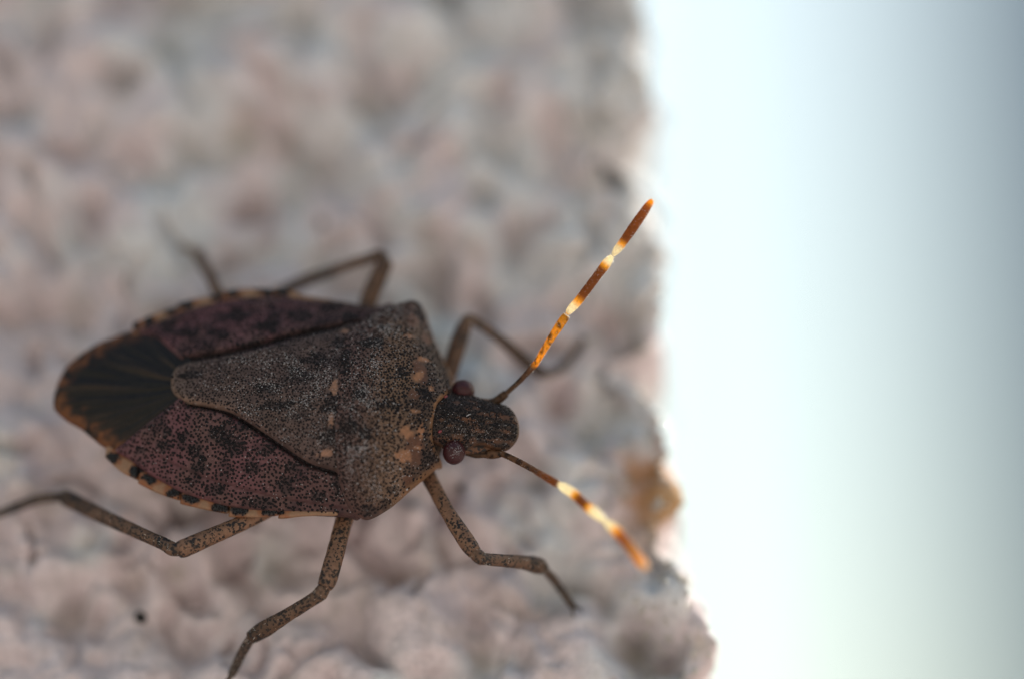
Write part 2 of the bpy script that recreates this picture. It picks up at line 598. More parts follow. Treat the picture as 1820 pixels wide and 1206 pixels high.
def inst(name, tv, tf, pos, nor, scale, mat, parent, spin=None, stretch=None, kind='stuff'):
    """many tiny pieces joined into one mesh"""
    n = len(pos)
    z = nor / np.linalg.norm(nor, axis=1)[:, None]
    r = rng.normal(size=(n, 3))
    x = np.cross(r, z); x /= np.linalg.norm(x, axis=1)[:, None]
    y = np.cross(z, x)
    s = np.asarray(scale).reshape(-1, 1, 1) * np.ones((n, 1, 1))
    T = np.asarray(tv)[None] * s
    if stretch is not None:
        T = T * stretch[:, None, :]
    V = pos[:, None, :] + T[..., 0:1] * x[:, None] + T[..., 1:2] * y[:, None] + T[..., 2:3] * z[:, None]
    k = len(tv)
    Fs = [tuple(i + j * k for i in f) for j in range(n) for f in tf]
    o = make(name, V.reshape(-1, 3), Fs, mat, parent)
    o['kind'] = kind
    return o


def dome(n=7):
    v, f = [], []
    for r, z in ((1.0, -0.35), (0.86, 0.28), (0.5, 0.66)):
        for i in range(n):
            t = 2 * math.pi * i / n
            v.append((r * math.cos(t), r * math.sin(t), z))
    v.append((0, 0, 0.8))
    for k in range(2):
        for i in range(n):
            f.append((k * n + i, k * n + (i + 1) % n, (k + 1) * n + (i + 1) % n, (k + 1) * n + i))
    for i in range(n):
        f.append((2 * n + i, 2 * n + (i + 1) % n, 3 * n))
    return np.array(v), f


DOME_V, DOME_F = dome()
OCT_V = np.array([(1, 0, 0), (-1, 0, 0), (0, 1, 0), (0, -1, 0), (0, 0, 1), (0, 0, -1)], float)
OCT_F = [(0, 2, 4), (2, 1, 4), (1, 3, 4), (3, 0, 4), (2, 0, 5), (1, 2, 5), (3, 1, 5), (0, 3, 5)]


def beads(plate, parent, sp_, rad, dens, extra=None):
    P = plate.scatter(sp_, 0.34, 0.05)
    P = P[rng.random(len(P)) < dens(P)]
    if extra is not None:
        Q = plate.scatter(sp_ * 0.8, 0.45, 0.05)
        Q = Q[rng.random(len(Q)) < extra(Q)]
        P = np.vstack([P, Q])
    pos = np.c_[P, plate.z(P)]
    inst('puncture_beads', DOME_V, DOME_F, pos, plate.normal(P), rad * rng.uniform(0.72, 1.2, len(P)), M['bead'], parent)


def dust(plate, parent, n, dens, smin=0.009, smax=0.030, lift=0.03):
    lo, hi = plate.poly.min(0), plate.poly.max(0)
    P = rng.uniform(lo, hi, (n * 5, 2))
    P = P[inside(P, plate.poly)]
    P = P[rng.random(len(P)) < dens(P)][:n]
    if len(P) < 3:
        return
    pos = np.c_[P, plate.z(P) + rng.uniform(0, lift, len(P))]
    sc = smin + (smax - smin) * rng.random(len(P)) ** 2.5
    inst('dust_grains', OCT_V, OCT_F, pos, rng.normal(size=(len(P), 3)), sc, M['dust'], parent, stretch=rng.uniform(0.5, 1.2, (len(P), 3)))


def spotmask(P, pts, zf):
    """soft irregular spots given in photo pixels: (x, y, rx, ry)"""
    m = np.zeros(len(P))
    for (x, y, rx, ry) in pts:
        c = trace([(x, y)], zf, 0)[0]
        d = P - c
        r = np.sqrt((d[:, 0] / (rx * MM)) ** 2 + (d[:, 1] / (ry * MM)) ** 2)
        m = np.maximum(m, smooth(1.25, 0.75, r + 0.7 * noise(P * (0.75 / (rx * MM)) + x) + 0.45 * noise(P * (1.7 / (rx * MM)) + y)))
    return m


def mixc(C, c, k):
    return C * (1 - k[:, None]) + k[:, None] * np.asarray(c)


# ------------------------------------------------------------------ body (belly, thorax and abdomen as one skin)
out_px = low_px[:-2] + [(800, 770), (805, 690)] + upp_px[-4:0:-1]
OUT = resample(trace(out_px, rim_of, 6, True), 0.25, True)
OUT = OUT[np.r_[True, np.linalg.norm(np.diff(OUT, axis=0), axis=1) > 1e-4]]
oa, ob = ab(OUT)
BV, BF = [], []
rings = 9
for k in range(rings + 1):
    t = k / rings * math.pi / 2
    fb = 0.955 * math.cos(t) ** 0.7 if k < rings else 0.02
    fa = 0.97 - 0.25 * math.sin(t) ** 2
    aa = 7.5 + (oa - 7.5) * fa
    q = AX0[:2] + aa[:, None] * e1 + (ob * fb)[:, None] * e2
    zz = zrim(oa) - 0.12 - (zrim(oa) - 1.15) * math.sin(t) * smooth(-0.5, 3.5, oa) * 0.95
    BV.append(np.c_[q, zz])
n = len(OUT)
BV = np.vstack(BV)
for k in range(rings):
    for i in range(n):
        j = (i + 1) % n
        BF.append((k * n + j, k * n + i, (k + 1) * n + i, (k + 1) * n + j))
BF.append(tuple(range(n)))
BF.append(tuple(range((rings + 1) * n - 1, rings * n - 1, -1)))
bc = np.tile(np.array([0.15, 0.10, 0.07]), (len(BV), 1)) * (1 + 0.25 * fbm(BV * 1.2, 2))[:, None]
body = part('body', BV, BF, M['leg'], None, bc)

# ------------------------------------------------------------------ abdomen margin segments
rimz = lambda P: zrim(ab(P)[0])


def margin(name, pts_out, cuts, spots, dx, dy, inset):
    O = trace(pts_out, rim_of, 10)
    sx = trace([(c, 0) for c in cuts], rim_of, 0) if False else None
    ends = []
    for c in cuts:
        yv = np.interp(c, [p[0] for p in pts_out], [p[1] for p in pts_out])
        t = trace([(c, yv)], rim_of, 0)[0]
        ends.append(int(np.argmin(((O - t) ** 2).sum(1))))
    for i in range(len(ends) - 1):
        a_, b_ = sorted((ends[i], ends[i + 1]))
        outer = O[a_:b_ + 1].copy()
        m = len(outer)
        # each segment ends in a small outward tooth toward the tail
        flare = np.linspace(0.10, 0.0, m) if outer[0, 0] < outer[-1, 0] else np.linspace(0, 0.10, m)
        nrm = np.array([dx, dy])
        outer = outer + flare[:, None] * nrm
        inner = outer[::-1] - nrm * inset
        pl = Plate(np.vstack([outer, inner]), rimz, off=0.0 - 0.02 * i * 0, roll=0.06, ew=0.12, step=0.06, skirt=0.2)

        def colf(P, i=i):
            C = np.tile(lin(140, 106, 80), (len(P), 1)) * (1 + 0.12 * noise(P * 3))[:, None]
            mo = spotmask(P, [(s[0], s[1], s[2] + 5, s[3] + 5) for s in spots], rim_of)
            C = mixc(C, lin(130, 72, 34), mo * 0.8)
            mb = spotmask(P, spots, rim_of)
            return mixc(C, (0.010, 0.008, 0.009), mb)
        pl.build('margin_segment', M['rim'], colf, body)
        Q = pl.scatter(0.075, 0.3, 0.03)
        Q = Q[spotmask(Q, spots, rim_of) > 0.6]
        if len(Q) > 2:
            inst('puncture_beads', DOME_V, DOME_F, np.c_[Q, pl.z(Q)], pl.normal(Q), 0.032, M['bead'], body)


low_spots = [(203, 811, 11, 9), (243, 837, 13, 10), (267, 851, 14, 10), (312, 872, 14, 11), (341, 885, 16, 10), (393, 899, 16, 10), (424, 905, 15, 9), (475, 908, 14, 7), (500, 908, 10, 6)]
upp_spots = [(240, 578, 10, 8), (262, 570, 12, 9), (303, 549, 12, 10), (330, 541, 12, 10), (386, 526, 13, 10), (414, 521, 13, 10), (473, 518, 14, 10), (502, 519, 13, 10)]
nl = np.array([0.1, -1.0]); nl /= np.linalg.norm(nl)
margin('low', low_px[2:15], [187, 245, 320, 406, 495, 600], low_spots, nl[0] - 0.15, nl[1], 0.62)
margin('upp', upp_px[4:16], [236, 316, 400, 488, 590], upp_spots, -0.15, 1.0, 0.6)

# ------------------------------------------------------------------ wing membrane
memb_px = [(95, 705), (97, 727), (118, 746), (148, 764), (186, 794), (214, 800), (250, 785), (300, 740), (345, 715), (360, 680), (345, 636), (305, 605), (262, 585), (228, 586), (205, 596), (175, 607), (144, 626), (117, 650), (101, 680)]
MB = lambda P: H(P) - 0.14
mpoly = trace(memb_px, MB, 6, True)
mc = trace([(352, 684)], MB, 0)[0]


def polar(P):
    d = P - mc
    return np.arctan2(d[:, 1], -d[:, 0]), np.sqrt((d ** 2).sum(1))


def mrelief(P):
    ph, r = polar(P)
    return (0.05 * noise(np.c_[ph * 9 + 0.25 * np.sin(r * 1.3), r * 0.25]) + 0.03 * noise(np.c_[ph * 22, r * 0.4])) * smooth(0.2, 1.2, r)


memb = Plate(mpoly, MB, roll=0.10, ew=0.3, step=0.06, skirt=0.05, relief=mrelief)


def mcol(P):
    ph, r = polar(P)
    st = noise(np.c_[ph * 10 + 0.25 * np.sin(r * 1.3), r * 0.3]) + 0.6 * noise(np.c_[ph * 24 + 4, r * 0.5])
    C = np.tile(np.array([0.012, 0.009, 0.008]), (len(P), 1))
    C = mixc(C, (0.032, 0.020, 0.014), smooth(0.1, 0.7, st) * 0.9)
    d = seg_dist(P, mpoly, True)
    k = smooth(0.68, 0.12, d + 0.42 * st) * smooth(2.4, 3.4, r + 0.5 * st)
    k = k * smooth(0.55, -0.25, fbm(P * 2.6 + 33, 2))
    C = mixc(C, lin(104, 64, 38), k * 0.95)
    return C


wing_low_px = [(640, 916), (612, 850), (600, 800), (560, 790), (493, 752), (420, 705), (365, 690), (325, 700), (304, 717), (274, 740), (247, 762), (224, 782), (205, 798),
               (228, 813), (258, 836), (297, 859), (327, 874), (384, 892), (423, 900), (480, 907), (560, 912), (620, 914)]
wing_upp_px = [(700, 538), (670, 570), (640, 590), (590, 615), (500, 635), (420, 650), (350, 655), (325, 640), (304, 621), (274, 595), (240, 588), (274, 572), (304, 559), (335, 548), (381, 536),
               (423, 529), (470, 525), (530, 528), (600, 533), (664, 543)]
WZ = lambda P: H(P) - 0.06
vein_low = trace([(285, 810), (327, 831), (390, 855), (480, 879), (540, 890), (616, 902)], WZ, 5)
vein_low2 = trace([(360, 735), (420, 790), (500, 838), (590, 880)], WZ, 5)
vein_upp = trace([(300, 580), (370, 557), (460, 548), (560, 548), (650, 556)], WZ, 5)
sut_low = trace([(612, 842), (595, 835), (548, 820), (493, 784), (442, 750), (403, 729), (365, 719), (335, 714)], WZ, 5)
sut_upp = trace([(330, 638), (358, 632), (403, 625), (461, 611), (530, 593), (584, 582), (640, 572)], WZ, 5)
wl_poly = trace(wing_low_px, WZ, 5, True)
wu_poly = trace(wing_upp_px, WZ, 5, True)
wing_lo = Plate(wl_poly, WZ, roll=0.09, ew=0.2, step=0.065, grooves=[(vein_low, 0.05, 0.05), (vein_low2, 0.03, 0.08), (sut_low, 0.24, 0.11)])
wing_up = Plate(wu_poly, WZ, roll=0.09, ew=0.2, step=0.065, grooves=[(vein_upp, 0.05, 0.05), (sut_upp, 0.24, 0.11)])
low_blot = [(395, 770, 22, 20), (420, 790, 20, 16), (350, 800, 14, 11), (352, 828, 14, 10), (290, 790, 16, 10), (298, 765, 9, 8), (450, 830, 14, 10), (505, 860, 18, 12), (470, 800, 16, 10),
            (460, 895, 26, 7), (380, 868, 14, 8), (560, 880, 16, 8), (430, 755, 16, 10), (250, 800, 9, 7), (520, 830, 12, 8), (325, 775, 10, 8), (600, 860, 10, 14)]
upp_blot = [(330, 590, 24, 14), (420, 560, 30, 14), (470, 580, 26, 12), (530, 560, 24, 12), (590, 545, 24, 10), (390, 595, 20, 12), (300, 575, 18, 10), (560, 585, 20, 8), (500, 600, 20, 8), (445, 610, 20, 8), (620, 560, 16, 8)]


def wcol(blots, vein, sut):
    def f(P):
        C = np.tile(lin(94, 60, 64), (len(P), 1))
        t = smooth(-0.3, 0.5, fbm(P * 0.55 + 3, 3))
        C = mixc(C, lin(84, 62, 58), t * 0.75)
        a, b = ab(P)
        C = mixc(C, lin(72, 54, 50), smooth(6.5, 9.5, a) * 0.7)
        C = mixc(C, lin(56, 36, 40), smooth(0.05, 0.6, fbm(P * 1.3 + 60, 2)) * 0.7)
        C = mixc(C, (0.014, 0.011, 0.013), spotmask(P, blots, WZ) * 0.6)
        C = mixc(C, lin(52, 20, 22), np.exp(-(seg_dist(P, vein) / 0.035) ** 2) * 0.8)
        return mixc(C, (0.008, 0.006, 0.007), np.exp(-(seg_dist(P, sut) / 0.13) ** 2) * 0.95)
    return f


w1 = wing_lo.build('forewing', M['cuticle'], wcol(low_blot, vein_low, sut_low), None, 'mauve brown wing case with dense dark punctures')
w2 = wing_up.build('forewing', M['cuticle'], wcol(upp_blot, vein_upp, sut_upp), None, 'dark purplish wing case tilted away')
mem = memb.build('wing_membrane', M['membrane'], mcol, w1)
for wg, pl, bl, vn in ((w1, wing_lo, low_blot, vein_low), (w2, wing_up, upp_blot, vein_upp)):
    beads(pl, wg, 0.126, 0.049, lambda P, vn=vn: 0.86 * smooth(0.03, 0.06, seg_dist(P, vn)) + 0.10,
          lambda P, bl=bl: 0.75 * spotmask(P, bl, WZ) + 0.25 * smooth(0.25, 0.6, fbm(P * 1.3 + 60, 2)))
dust(wing_lo, w1, 380, lambda P: 0.25 + 0.7 * np.exp(-seg_dist(P, trace([(440, 790), (600, 870)], WZ, 3)) / 0.5))

# ------------------------------------------------------------------ scutellum
SZ = lambda P: H(P) + 0.10
scut_px = [(615, 838), (595, 832), (548, 817), (493, 781), (442, 747), (403, 726), (365, 717), (330, 711), (309, 696), (303, 676), (310, 653), (328, 642), (358, 636), (403, 629), (461, 615), (530, 597),
           (584, 586), (640, 576), (640, 700)]
scp = trace(scut_px, SZ, 6, True)
scut = Plate(scp, SZ, roll=0.24, ew=0.24, step=0.06, grooves=[], relief=lambda P: 0.03 * noise(P * 0.9 + 5) + 0.015 * noise(P * 3))
sc_pale = [(577, 805, 12, 8), (595, 686, 8, 14), (616, 590, 14, 5), (588, 745, 4, 12)]
sc_dark = [(585, 775, 16, 12), (560, 640, 20, 14), (535, 665, 26, 14), (592, 720, 14, 20), (605, 610, 18, 10), (500, 720, 26, 10), (340, 665, 18, 8), (470, 690, 18, 8)]


def scol(P):
    a, b = ab(P)
    C = np.tile(lin(78, 62, 58), (len(P), 1)) * (1 + 0.2 * fbm(P * 1.1, 3))[:, None]
    C = mixc(C, lin(100, 80, 73), smooth(0.0, 0.7, fbm(P * 0.8 + 14, 2)) * 0.7)
    C = mixc(C, lin(46, 36, 36), smooth(0.1, 0.6, fbm(P * 1.1 + 51, 3)) * 0.6)
    C = mixc(C, lin(100, 83, 76), smooth(5.2, 4.2, a) * 0.6)
    C = mixc(C, (0.014, 0.011, 0.013), spotmask(P, sc_dark, SZ) * 0.6)
    d = seg_dist(P, scp, True)
    C = mixc(C, lin(120, 98, 84), smooth(0.16, 0.06, d) * smooth(7, 4.5, a) * 0.7)
    return mixc(C, lin(132, 98, 80), spotmask(P, sc_pale, SZ))


s_ob = scut.build('scutellum', M['cuticle'], scol, None, 'grey dusted triangular shield plate')
beads(scut, s_ob, 0.100, 0.038, lambda P: 0.92 * (1 - spotmask(P, sc_pale, SZ)), lambda P: 0.6 * spotmask(P, sc_dark, SZ))

# ------------------------------------------------------------------ pronotum
def PZ(P):
    a, b = ab(P)
    hw = half(a, b)
    t = np.clip(np.abs(b) / hw, 0, 1.05)
    zr = zrim(a) + 0.22 * smooth(9.5, 10.8, a) * smooth(13, 11.3, a)
    zc = zmid(a) + 0.22
    return zr + (zc - zr) * (1 - t ** 2.4)


pron_px = [(598, 700), (594, 760), (597, 820), (604, 858), (618, 893), (636, 914), (652, 920), (672, 912), (700, 894), (730, 868), (760, 843), (776, 829), (786, 826), (783, 812), (773, 792), (768, 768), (770, 742),
           (776, 716), (788, 702), (806, 692), (803, 668), (788, 634), (772, 600), (762, 572), (756, 552), (745, 536), (731, 530), (714, 535), (680, 548), (640, 568), (620, 582), (606, 620), (600, 660)]
prp = trace(pron_px, PZ, 5, True)
pron = Plate(prp, PZ, roll=0.20, ew=0.28, step=0.06, relief=lambda P: 0.05 * noise(P * 0.8 + 2) + 0.02 * noise(P * 2.4))
p_pale = [(743, 668, 9, 9), (765, 690, 6, 5), (723, 768, 10, 10), (748, 766, 5, 11), (717, 808, 11, 11), (754, 639, 8, 6), (740, 730, 10, 3), (742, 795, 5, 3), (725, 596, 7, 5)]
p_brown = [(738, 800, 14, 26), (745, 655, 12, 24), (735, 700, 10, 8), (732, 570, 9, 14), (725, 850, 9, 7), (757, 600, 7, 14)]
p_dark = [(690, 720, 22, 9), (660, 610, 24, 10), (748, 555, 10, 20), (690, 900, 16, 12), (655, 905, 14, 10), (620, 760, 14, 26), (612, 640, 12, 24), (760, 815, 12, 10), (700, 870, 10, 8), (650, 770, 12, 10), (640, 700, 10, 12), (715, 660, 10, 10), (755, 700, 12, 10)]


def pcol(P):
    a, b = ab(P)
    C = np.tile(lin(102, 79, 64), (len(P), 1)) * (1 + 0.15 * fbm(P * 1.4 + 22, 2))[:, None]
    C = mixc(C, lin(78, 57, 56), smooth(11.6, 10.2, a) * 0.8)
    C = mixc(C, lin(54, 41, 36), smooth(11.9, 12.5, a + 0.3 * noise(P * 1.2)) * 0.8)
    C = mixc(C, lin(80, 53, 50), smooth(2.9, 3.7, np.abs(b)) * 0.6)
    C = mixc(C, lin(82, 52, 38), spotmask(P, p_brown, PZ) * 0.8)
    C = mixc(C, (0.015, 0.012, 0.013), spotmask(P, p_dark, PZ) * 0.6)
    C = mixc(C, lin(130, 92, 68), spotmask(P, p_pale, PZ))
    d = seg_dist(P, prp, True)
    return mixc(C, lin(126, 92, 66), smooth(0.12, 0.05, d) * smooth(11.5, 12.2, a) * 0.8)


p_ob = pron.build('pronotum', M['cuticle'], pcol, None, 'broad dusty collar plate with tan spots')
beads(pron, p_ob, 0.102, 0.044, lambda P: 0.95 * (1 - spotmask(P, p_pale, PZ)) * (1 - 0.95 * spotmask(P, p_brown, PZ)), lambda P: 0.75 * spotmask(P, p_dark, PZ))

bloom_px = [((690, 860), 40), ((680, 590), 45), ((640, 800), 45), ((655, 660), 40), ((700, 560), 30), ((650, 700), 40)]


def bloom(P):
    m = np.zeros(len(P))
    for (c, r) in bloom_px:
        q = trace([c], PZ, 0)[0]
        m = np.maximum(m, np.exp(-((P - q) ** 2).sum(1) / (r * MM) ** 2))
    return m


dust(pron, p_ob, 5600, lambda P: np.clip(0.04 + 0.95 * bloom(P) ** 1.3 * smooth(-0.5, 0.4, noise(P * 2.5)) * smooth(12.6, 11.6, ab(P)[0]), 0, 1))
dust(scut, s_ob, 3400, lambda P: np.clip((0.12 + 0.9 * smooth(4.5, 7.5, ab(P)[0])) * smooth(2.6, 0.6, np.abs(ab(P)[1] - 0.2)) * (0.12 + 0.88 * smooth(-0.2, 0.5, noise(P * 1.3 + 8))), 0, 1))
dust(pron, p_ob, 60, lambda P: smooth(11, 12.5, ab(P)[0]), 0.02, 0.05)

# ------------------------------------------------------------------ head
HA = np.array([12.6, 13.2, 14.2, 15.2, 16.1])


def HZ(P):
    a, b = ab(P)
    c0 = np.interp(a, HA, [4.35, 4.30, 4.22, 4.05, 3.72])
    return c0 - 0.42 * (np.abs(b + 0.05) / 0.95) ** 2.2


head_px = [(755, 735), (762, 715), (785, 700), (804, 692), (826, 692), (848, 702), (862, 708), (882, 714), (899, 717), (913, 729), (921, 745), (923, 762), (920, 777), (910, 791), (899, 798), (885, 797), (870, 792), (856, 787),
           (842, 791), (832, 800), (815, 806), (797, 803), (783, 790), (765, 778)]
hdp = trace(head_px, HZ, 6, True)
g1 = trace([(800, 742), (850, 748), (915, 752)], HZ, 5)
g2 = trace([(800, 765), (850, 772), (912, 775)], HZ, 5)
head = Plate(hdp, HZ, inset=0.32, roll=0.15, ew=0.2, step=0.045, grooves=[(g1, 0.05, 0.05), (g2, 0.05, 0.05)], skirt=0.4, relief=lambda P: 0.03 * noise(P * 2.2 + 3))
h_or = [(828, 745, 8, 4), (860, 735, 10, 3), (895, 742, 7, 5), (850, 765, 12, 3), (880, 782, 12, 3), (815, 775, 10, 5), (838, 782, 9, 4), (900, 765, 8, 3), (800, 755, 7, 3), (812, 715, 7, 4), (870, 750, 10, 3), (845, 724, 8, 3), (785, 745, 5, 3), (905, 785, 8, 3), (862, 790, 14, 3)]


def hcol(P):
    C = np.tile(lin(46, 36, 32), (len(P), 1))
    C = mixc(C, lin(92, 60, 42), 0.75 * np.clip(0.7 * spotmask(P, h_or, HZ) + 0.8 * smooth(0.15, 0.5, fbm(P @ np.array([[e1[0] * .35, e2[0]], [e1[1] * .35, e2[1]]]) * 4, 2)), 0, 1))
    return mixc(C, lin(100, 70, 48), smooth(0.06, 0.03, seg_dist(P, hdp, True)) * 0.5)


h_ob = head.build('head', M['cuticle'], hcol, None, 'blunt dark head with two round eyes')
beads(head, h_ob, 0.088, 0.036, lambda P: 0.9 * (1 - 0.85 * spotmask(P, h_or, HZ)), lambda P: 0.3 * (1 - spotmask(P, h_or, HZ)))
dust(head, h_ob, 420, lambda P: np.clip(0.15 + np.exp(-seg_dist(P, trace([(815, 760), (890, 780)], HZ, 3)) / 0.22), 0, 1), 0.008, 0.022)


def ellipsoid(c, rad, ax, nu=28, nv=18):
    V, F = [], []
    for j in range(nv + 1):
        t = math.pi * j / nv
        for i in range(nu):
            p = 2 * math.pi * i / nu
            V.append(np.asarray(c) + ax @ (np.array([math.sin(t) * math.cos(p), math.sin(t) * math.sin(p), math.cos(t)]) * rad))
    for j in range(nv):
        for i in range(nu):
            F.append((j * nu + i, (j + 1) * nu + i, (j + 1) * nu + (i + 1) % nu, j * nu + (i + 1) % nu))
    return np.array(V), F


AXM = np.stack([np.r_[e1, 0], np.r_[e2, 0], [0, 0, 1]], 1)
for (ex, ey, ez, r) in ((807, 803, 3.85, (0.38, 0.42, 0.40)), (823, 694, 3.6, (0.40, 0.38, 0.42))):
    c = pt(ex, ey, ez)
    V, F = ellipsoid(c, np.array(r), AXM)
    ey_o = part('eye', V, F, M['eye'], h_ob)
    # pale collar behind the eye
    if ey > 750:
        nd = 70
        dirs = rng.normal(size=(nd, 3)) * [0.5, 0.45, 0.35] + [0.15, 0.0, 1.0]
        dirs /= np.linalg.norm(dirs, axis=1)[:, None]
        pos = c + (AXM @ (dirs * np.array(r)).T).T
        inst('dust_grains', OCT_V, OCT_F, pos, dirs, 0.008 + 0.014 * rng.random(nd) ** 2, M['dust'], h_ob)
# underside of the head and the stubs that carry the antennae
V, F = ellipsoid(pt(838, 762, 3.3), np.array([1.40, 0.86, 0.62]), AXM, 32, 18)
part('throat', V, F, M['cuticle'], h_ob, np.tile(lin(62, 46, 38), (len(V), 1)) * (1 + 0.3 * fbm(V * 3, 2))[:, None])
for q3, r3 in (([(815, 794, 3.6), (840, 795, 3.5), (870, 798, 3.42)], [0.22, 0.22, 0.14]), ([(850, 716, 3.5), (868, 716, 3.5), (882, 712, 3.58)], [0.20, 0.16, 0.12])):
    P3 = catmull(np.array([pt(*q) for q in q3]), 8)
    R3 = np.interp(np.linspace(0, 1, len(P3)), [0, 0.5, 1], r3)
    V = np.vstack([ellipsoid(c, np.full(3, r), np.eye(3), 14, 9)[0] for c, r in zip(P3, R3)])
    m1 = ellipsoid((0, 0, 0), np.ones(3), np.eye(3), 14, 9)
    F = [tuple(i + k * len(m1[0]) for i in f) for k in range(len(P3)) for f in m1[1]]
    part('antenna_socket', V, F, M['leg'], h_ob, np.tile(lin(96, 66, 48), (len(V), 1)))
for (ox, oy, r) in ((782, 766, (0.085, 0.055, 0.05)), (792, 705, (0.085, 0.05, 0.05))):
    q = trace([(ox, oy)], HZ, 0)[0]
    V, F = ellipsoid(np.r_[q, head.z(q[None])[0] + 0.01], np.array(r), AXM @ np.array([[0.8, -0.6, 0], [0.6, 0.8, 0], [0, 0, 1]]), 14, 8)
    part('ocellus', V, F, M['ocellus'], h_ob)


# ------------------------------------------------------------------ tubes: antennae and legs
def tube(pts, radii, nseg=14, sub=8, flat=1.0, lumpy=0.0):
    p = catmull(np.asarray(pts, float), sub)
    r = catmull(np.asarray(radii, float)[:, None], sub)[:, 0]
    T = np.gradient(p, axis=0)
    T /= np.linalg.norm(T, axis=1)[:, None]
    up = np.array([0, 0, 1.0])
    V, F = [], []
    for i in range(len(p)):
        x = np.cross(T[i], up); x /= np.linalg.norm(x)
        y = np.cross(x, T[i])
        for k in range(nseg):
            t = 2 * math.pi * k / nseg
            V.append(p[i] + r[i] * (math.cos(t) * x + flat * math.sin(t) * y))
    V = np.array(V)
    if lumpy:
        V = V + lumpy * np.stack([noise(V * 5 + 1), noise(V * 5 + 7), noise(V * 5 + 13)], 1)
    m = len(p)
    for i in range(m - 1):
        for k in range(nseg):
            F.append((i * nseg + k, i * nseg + (k + 1) % nseg, (i + 1) * nseg + (k + 1) % nseg, (i + 1) * nseg + k))
    F.append(tuple(range(nseg - 1, -1, -1)))
    F.append(tuple((m - 1) * nseg + k for k in range(nseg)))
    tpar = np.repeat(np.linspace(0, 1, m), nseg)
    return V, F, tpar, p, r


def hairs(p, r, n, length, parent, rad=0.009):
    k = rng.integers(1, len(p) - 1, n)
    T = np.gradient(p, axis=0); T /= np.linalg.norm(T, axis=1)[:, None]
    t = T[k]
    q = np.cross(t, rng.normal(size=(n, 3))); q /= np.linalg.norm(q, axis=1)[:, None]
    pos = p[k] + (p[k + 1] - p[k]) * rng.random(n)[:, None] + q * r[k][:, None] * 0.9
    d = q * 0.8 + t * 0.6
    tv = np.array([(1, 0, 0), (-0.5, 0.87, 0), (-0.5, -0.87, 0), (0, 0, 1)], float)
    tf = [(0, 1, 3), (1, 2, 3), (2, 0, 3)]
    st = np.c_[np.full(n, rad), np.full(n, rad), length * rng.uniform(0.6, 1.2, n)]
    inst('bristles', tv, tf, pos, d, 1.0, M['hair'], parent, stretch=st)


CREAM = np.array([0.97, 0.90, 0.68]); AMBER = np.array([0.95, 0.50, 0.04]); DARK = np.array([0.27, 0.10, 0.018]); BROWN = np.array([0.14, 0.075, 0.040])  # amber and bright cream carry the sunlit glow; brown serves the unlit part


def bandcol(t, stops):
    ts = np.array([s[0] for s in stops]); cs = np.array([s[1] for s in stops])
    return np.stack([np.interp(t, ts, cs[:, k]) for k in range(3)], 1)


def antenna(segs, label):
    """segs: list of (points [(px,py,z)], radii, colour stops, speckle)"""
    first = None
    for i, (pts, rad, stops, speck) in enumerate(segs):
        P3 = [pt(*q) for q in pts]
        V, F, t, p, r = tube(P3, np.array(rad) * 1.33, 14, 10, lumpy=0.006)
        C = bandcol(t, stops)
        if speck:
            C = mixc(C, (0.02, 0.012, 0.008), smooth(0.05, 0.35, noise(V * np.array([6, 6, 6.0]) + 3)) * speck)
        if first is None:
            first = part('antenna', V, F, M['antenna'], None, C, True, label)
        else:
            part('antenna_segment', V, F, M['antenna'], first, C)
        if i >= 1:
            hairs(p, r, 40 if i == 1 else 240, 0.055 if i < 3 else 0.075, first)
    return first


antenna([
    ([(868, 722, 3.55), (884, 711, 3.6), (899, 699, 3.75)], [0.10, 0.115, 0.10], [(0, BROWN), (1, BROWN * 1.2)], 0.6),
    ([(898, 700, 3.74), (925, 675, 4.1), (952, 646, 4.5)], [0.062, 0.068, 0.085], [(0, BROWN * 1.2), (0.85, BROWN * 1.3), (1, AMBER)], 0.7),
    ([(951, 648, 4.48), (975, 608, 4.9), (1000, 570, 5.3), (1007, 560, 5.4)], [0.075, 0.095, 0.115, 0.085], [(0, AMBER * 1.3), (0.15, AMBER), (0.6, AMBER * 0.8), (0.95, AMBER * 0.5), (1, CREAM)], 0.85),
    ([(1008, 558, 5.42), (1014, 550, 5.5), (1030, 532, 5.68), (1060, 492, 6.05), (1078, 468, 6.25), (1088, 455, 6.35)], [0.05, 0.10, 0.115, 0.115, 0.12, 0.06],
     [(0, AMBER), (0.12, CREAM), (0.30, CREAM), (0.38, AMBER), (0.44, DARK), (0.70, DARK), (0.76, AMBER), (0.82, CREAM), (1, CREAM)], 0),
    ([(1089, 454, 6.36), (1096, 445, 6.45), (1106, 432, 6.55), (1125, 405, 6.8), (1145, 376, 7.05), (1156, 360, 7.2), (1160, 355, 7.24)], [0.045, 0.10, 0.11, 0.125, 0.115, 0.08, 0.03],
     [(0, CREAM), (0.25, CREAM), (0.32, AMBER), (0.38, DARK), (0.74, DARK * 1.4), (0.82, AMBER), (1, AMBER * 1.2)], 0),
], 'raised antenna with glowing cream and amber bands')
